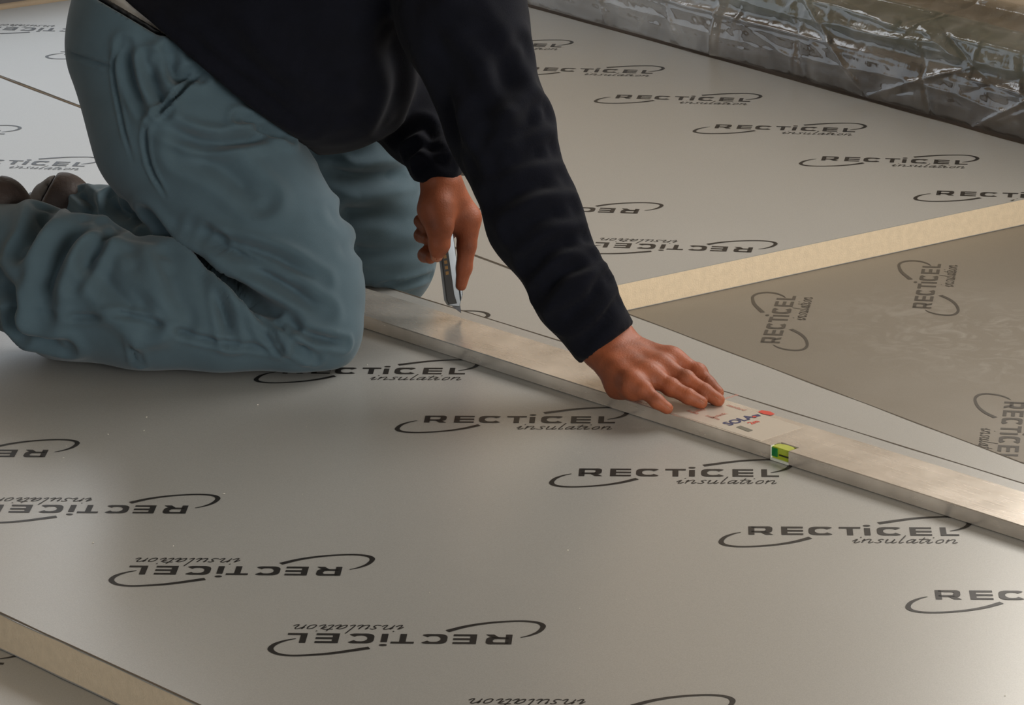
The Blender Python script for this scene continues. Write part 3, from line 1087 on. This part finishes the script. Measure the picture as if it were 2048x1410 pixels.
shoe(at(-5, 408, 5.10), at(-90, 540, 5.10) , unit([-.72, .1, .62]), rad(54, 5.1), 0)
shoe(at(122, 398, 5.66), at(45, 440, 5.70), unit([-.80, .05, .45]), rad(50, 5.66), 0)

# ---- fingernails
def nail(tip, dip, updir, w, l, name='fingernail'):
    d = unit(tip - dip); n_ = unit(updir - d * (np.dot(updir, d))); s_ = np.cross(d, n_)
    V, F = [], []
    nu, nv = 6, 5
    for i in range(nu):
        for j in range(nv):
            u_, v_ = (i / (nu - 1) - .5) * 2, j / (nv - 1)
            ww = w * (1 - .35 * max(0, v_ - .7) / .3)
            V.append(tip + d * (v_ * l - l * .45) + s_ * (u_ * ww) + n_ * (w * 1.18 * math.sqrt(max(0, 1 - (u_ * .8) ** 2)) - .0022 * v_ * v_))
    for i in range(nu - 1):
        for j in range(nv - 1):
            q = i * nv + j
            F.append((q, q + 1, q + nv + 1, q + nv))
    me = mesh(name, np.array(V) - BASE, F, NAIL, True)
    o = link(name, me, person)
    md = o.modifiers.new('thick', 'SOLIDIFY'); md.thickness = .0008; md.offset = 0
    return o


for q in 'prmi':
    nail(TIP[q], DIP[q], np.array([.15, -.1, 1.0]), RF[q][3] * .82, .011)
nail(T3, T2, np.array([.1, -1, .1]), .0082, .012)
nail(I3, I2, np.array([1, -.2, .2]), .0066, .010)

# ---- hair and eyes
HAIRM = simple('dark_hair', srgb(38, 30, 26), 0.7, bump=0.6, bscale=140)
HAIR = Shape(.02)
HAIR.cap(HEAD, HEAD + [.012, 0, .004], .0955, .092)
HAIR.cuts.append(plane_cut(HEAD + [.012, 0, -.006], [.62, 0, -.78]))
V, F = surface_nets(HAIR.f, HEAD - .13, HEAD + .13, .007)
man_object('hair', relax(V, F, 2), F, HAIRM, person)
EYEM = simple('eye', srgb(60, 48, 40), 0.15)
for s_ in (-1, 1):
    EY = Shape(.01)
    ec = HEAD + np.array([.098, s_ * .032, -.022])
    EY.cap(ec, ec, .012)
    V, F = surface_nets(EY.f, ec - .02, ec + .02, .003)
    man_object('eye', relax(V, F, 1), F, EYEM, person)

# ------------------------------------------------------------------ utility knife in the left hand
KT = at(912, 628, YK); KE = at(888, 440, YK + .02)
kd = unit(KE - KT)
kroot_w = world(KT)
knife = empty('utility_knife', tuple(kroot_w))
tag(knife, 'silver snap-off utility knife held upright in the far hand above the level', 'knife')
ks = unit(np.array([1, .35, 0]) - kd * np.dot([1, .35, 0], kd))       # towards the back of the knife
kn = np.cross(kd, ks)
if kn[1] > 0: kn = -kn
def K(u_, v_, w_):      # along, across, thickness (towards viewer)
    return world(KT + kd * u_ + ks * v_ + kn * w_) - kroot_w


def kbox(name, outline, w0, w1, mat, parent, bw=.001):
    n = len(outline)
    V = [K(u_, v_, w_) for w_ in (w0, w1) for u_, v_ in outline]
    F = [tuple(range(n - 1, -1, -1)), tuple(range(n, 2 * n))] + [(i, (i + 1) % n, (i + 1) % n + n, i + n) for i in range(n)]
    o = link(name, mesh(name, V, F, mat), parent)
    bm = bmesh.new(); bm.from_mesh(o.data); bmesh.ops.recalc_face_normals(bm, faces=bm.faces); bm.to_mesh(o.data); bm.free()
    if bw: bevel(o, bw)
    return o


STEEL = simple('knife_steel', srgb(128, 134, 140), 0.3, 0.85, var=.1)
KBLACK = simple('knife_black_plastic', srgb(26, 27, 30), 0.45)
KGOLD = simple('knife_gold_print', srgb(150, 112, 52), 0.5)
hb = kbox('handle', [(.014, -.010), (.022, -.0135), (.165, -.0125), (.172, -.006), (.172, .006), (.165, .010), (.024, .011), (.010, .006)], -.007, .004, STEEL, knife)
kbox('grip_inlay', [(.016, -.0105), (.024, -.0130), (.150, -.0122), (.150, -.0020), (.030, -.0005), (.016, .002)], .0038, .0062, KBLACK, knife, .0008)
kbox('blade', [(-.0005, .0085), (.040, .0085), (.040, -.005), (.014, -.006)], -.0022, -.0014, simple('blade_steel', srgb(70, 72, 76), .3, .9), knife, 0)
kbox('slider', [(.018, .008), (.028, .0125), (.052, .0125), (.056, .008)], -.005, .0068, STEEL, knife, .001)
for i in range(7):
    u0 = .060 + i * .008
    kbox('print_mark', [(u0, -.0098), (u0 + .0048, -.0098), (u0 + .0048, -.0052), (u0, -.0052)], .0062, .0065, KGOLD, hb, 0)

# ------------------------------------------------------------------ rolls and plastic sheet along the back wall
BROWNR = simple('grey_brown_wrap', srgb(124, 110, 99), 0.75, var=0.15, scale=6, bump=0.3, bscale=30)
GREENR = simple('grey_green_wrap', srgb(140, 150, 136), 0.45, var=0.12, scale=5, bump=0.2, bscale=25)


def roll(name, label, y, z, ry, rz_, mat, seed, x0=-6.9, x1=-1.6):
    n, mseg = 260, 22
    V, F = [], []
    for i in range(n):
        x = x0 + (x1 - x0) * i / (n - 1)
        for j in range(mseg):
            t = 2 * math.pi * j / mseg
            k = 1 + .10 * mnoise.noise(Vector((x * 2.3, math.cos(t) * 1.2, math.sin(t) * 1.2 + seed))) + .04 * mnoise.noise(Vector((x * 9, math.cos(t) * 3, math.sin(t) * 3 + seed)))
            c_, s_ = math.cos(t), math.sin(t)
            c_ = math.copysign(abs(c_) ** .7, c_); s_ = math.copysign(abs(s_) ** .7, s_)
            V.append((x, y + ry * c_ * k, z + rz_ * s_ * min(k, 1.06)))
    for i in range(n - 1):
        for j in range(mseg):
            j2 = (j + 1) % mseg
            F.append((i * mseg + j, i * mseg + j2, (i + 1) * mseg + j2, (i + 1) * mseg + j))
    F += [tuple(range(mseg - 1, -1, -1)), tuple((n - 1) * mseg + j for j in range(mseg))]
    me = mesh(name, V, F, mat, True)
    bm = bmesh.new(); bm.from_mesh(me); bmesh.ops.recalc_face_normals(bm, faces=bm.faces); bm.to_mesh(me); bm.free()
    o = link(name, me)
    return tag(o, label, 'roll')


roll('edge_roll', 'lower grey-brown roll lying along the wall base under clear plastic', 4.442, -.004, .058, .070, BROWNR, 3.1)
roll('edge_roll', 'upper grey-green roll stacked against the tan wall under clear plastic', 4.462, .122, .050, .045, GREENR, 8.7)


def plastic_mat():
    mt = bpy.data.materials.new('clear_plastic')
    mt.use_nodes = True
    nt = mt.node_tree; N, L = nt.nodes, nt.links
    N.remove(N['Principled BSDF'])
    out = N['Material Output']
    tr = N.new('ShaderNodeBsdfTransparent'); tr.inputs[0].default_value = (.93, .94, .93, 1)
    gl = N.new('ShaderNodeBsdfGlossy'); gl.inputs['Roughness'].default_value = .05; gl.inputs[0].default_value = (1, 1, 1, 1)
    df = N.new('ShaderNodeBsdfDiffuse'); df.inputs[0].default_value = (.86, .86, .84, 1)
    tc = N.new('ShaderNodeTexCoord')
    n = N.new('ShaderNodeTexNoise'); n.inputs['Scale'].default_value = 9; n.inputs['Detail'].default_value = 7; n.inputs['Distortion'].default_value = 1.2
    L.new(tc.outputs['Object'], n.inputs['Vector'])
    mr = N.new('ShaderNodeMapRange'); mr.inputs['From Min'].default_value = .45; mr.inputs['From Max'].default_value = .8; mr.inputs['To Min'].default_value = .04; mr.inputs['To Max'].default_value = .22
    L.new(n.outputs['Fac'], mr.inputs['Value'])
    mp = N.new('ShaderNodeMapping'); mp.inputs['Scale'].default_value = (70, 20, 9); mp.inputs['Rotation'].default_value = (0, .35, 0)
    nb = N.new('ShaderNodeTexNoise'); nb.inputs['Scale'].default_value = 1.0; nb.inputs['Detail'].default_value = 5; nb.inputs['Distortion'].default_value = .8
    L.new(tc.outputs['Object'], mp.inputs['Vector']); L.new(mp.outputs['Vector'], nb.inputs['Vector'])
    bp = N.new('ShaderNodeBump'); bp.inputs['Strength'].default_value = .22; bp.inputs['Distance'].default_value = .004
    L.new(nb.outputs['Fac'], bp.inputs['Height']); L.new(bp.outputs['Normal'], gl.inputs['Normal'])
    m1 = N.new('ShaderNodeMixShader'); L.new(mr.outputs['Result'], m1.inputs[0]); L.new(tr.outputs[0], m1.inputs[1]); L.new(df.outputs[0], m1.inputs[2])
    ge = N.new('ShaderNodeNewGeometry'); sx = N.new('ShaderNodeSeparateXYZ'); L.new(ge.outputs['Position'], sx.inputs[0])
    mk = N.new('ShaderNodeMapRange'); mk.inputs['From Min'].default_value = -5.5; mk.inputs['From Max'].default_value = -5.62; mk.inputs['To Max'].default_value = .16
    L.new(sx.outputs['X'], mk.inputs['Value'])
    sm = N.new('ShaderNodeMath'); sm.operation = 'ADD'; L.new(mr.outputs['Result'], sm.inputs[0]); L.new(mk.outputs['Result'], sm.inputs[1])
    L.new(sm.outputs[0], m1.inputs[0])
    fr = N.new('ShaderNodeFresnel'); fr.inputs['IOR'].default_value = 1.55
    ad = N.new('ShaderNodeMath'); ad.operation = 'MULTIPLY_ADD'; ad.inputs[1].default_value = 1.25; ad.inputs[2].default_value = .0
    L.new(fr.outputs[0], ad.inputs[0])
    m2 = N.new('ShaderNodeMixShader'); L.new(ad.outputs[0], m2.inputs[0]); L.new(m1.outputs[0], m2.inputs[1]); L.new(gl.outputs[0], m2.inputs[2])
    L.new(m2.outputs[0], out.inputs[0])
    return mt


def plastic_sheet():
    x0, x1, nx = -6.88, -1.7, 1000
    prof_ = np.array([(4.374, .0025), (4.372, .03), (4.378, .075), (4.392, .100), (4.396, .128), (4.410, .154), (4.452, .172), (4.488, .180), (4.505, .192), (4.512, .205)])
    seg = np.r_[0, np.cumsum(np.linalg.norm(np.diff(prof_, axis=0), axis=1))]
    nt_ = 96
    tt = np.linspace(0, seg[-1], nt_)
    py_, pz_ = np.interp(tt, seg, prof_[:, 0]), np.interp(tt, seg, prof_[:, 1])
    V, F = [], []
    rnd = random.Random(5)
    cre = []
    for _ in range(170):
        cx, ct = rnd.uniform(x0, x1), rnd.uniform(.02, seg[-1])
        an = rnd.choice((rnd.gauss(.1, .25), rnd.gauss(1.1, .35), rnd.gauss(-1.0, .3)))
        cre.append((cx, ct, math.cos(an), math.sin(an), rnd.uniform(.03, .16), rnd.uniform(.0022, .0065), rnd.choice((-1, 1, 1)) * rnd.uniform(.002, .008)))
    C = np.array(cre)
    X = np.linspace(x0, x1, nx)
    XX, TT = np.meshgrid(X, tt, indexing='ij')
    D = np.zeros_like(XX)
    for cx, ct, ca, sa, ln, w, am in C:
        u_ = (XX - cx) * ca + (TT - ct) * sa; v_ = -(XX - cx) * sa + (TT - ct) * ca
        D += am * np.exp(-np.abs(v_) / w) * np.exp(-(u_ / ln) ** 2)
    D += .014 * np.exp(-np.abs(XX + 5.57 - .05 * (TT - .1)) / .007)
    for t0_, am, sh in ((.155, .011, 0.), (.085, .009, 4.), (.205, .008, 9.), (.120, .006, 14.), (.045, .004, 20.)):
        tc_ = np.array([t0_ + .014 * mnoise.noise(Vector((x * 2.1, sh, 0))) + .004 * mnoise.noise(Vector((x * 11, sh, 3.))) for x in X])
        ga_ = np.array([max(0., .55 + 1.1 * mnoise.noise(Vector((x * 1.7, sh, 7.)))) for x in X])
        D += am * ga_[:, None] * np.exp(-np.abs(TT - tc_[:, None]) / .0045)
    for i in range(nx):
        for j in range(nt_):
            x = X[i]
            d_ = D[i, j] + .005 * mnoise.noise(Vector((x * 4, tt[j] * 7, 1.7))) + .002 * abs(mnoise.noise(Vector((x * 14, tt[j] * 26, 4.2)))) + .0008 * mnoise.noise(Vector((x * 50 + tt[j] * 40, tt[j] * 60, 9.2)))
            d_ = max(d_, -.004)
            ny, nz = (-1, .25) if j < nt_ * .55 else (-.6, .8)
            V.append((x, py_[j] + ny * d_, max(pz_[j] + nz * d_ * .6, -.09)))
    for i in range(nx - 1):
        for j in range(nt_ - 1):
            q = i * nt_ + j
            F.append((q, q + nt_, q + nt_ + 1, q + 1))
    return mesh('plastic_sheet', V, F, plastic_mat(), True)


tag(link('plastic_sheet', plastic_sheet()), 'crumpled clear plastic sheet draped over the rolls along the tan wall base', 'plastic sheet')
b = MB(); b.box(X0, X0 + .012, 1.0, Y1 - .03, 0.0, .075)
structure('baseboard_left', b, simple('grey_base', srgb(96, 92, 92), .6))

# ------------------------------------------------------------------ foam crumbs lying about on the boards
b = MB()
CRUMB = simple('foam_crumbs', srgb(226, 222, 210), 0.9)
for i in range(46):
    n_ = rng.uniform(CN0 + .05, CN0 + 1.0); s_ = rng.uniform(-3.9, -2.2)
    c = cpt(s_, n_); r_ = rng.uniform(.0007, .0018)
    a = rng.uniform(0, 6.28, 4)
    V = [(c[0] + r_ * math.cos(t), c[1] + r_ * math.sin(t), T + .0006) for t in np.sort(a)] + [(c[0], c[1], T + r_ * .9)]
    b.add(V, [(0, 1, 4), (1, 2, 4), (2, 3, 4), (3, 0, 4)])
tag(b.build('foam_crumbs', CRUMB), 'tiny white foam crumbs scattered over the front board', 'crumbs', kind='stuff')
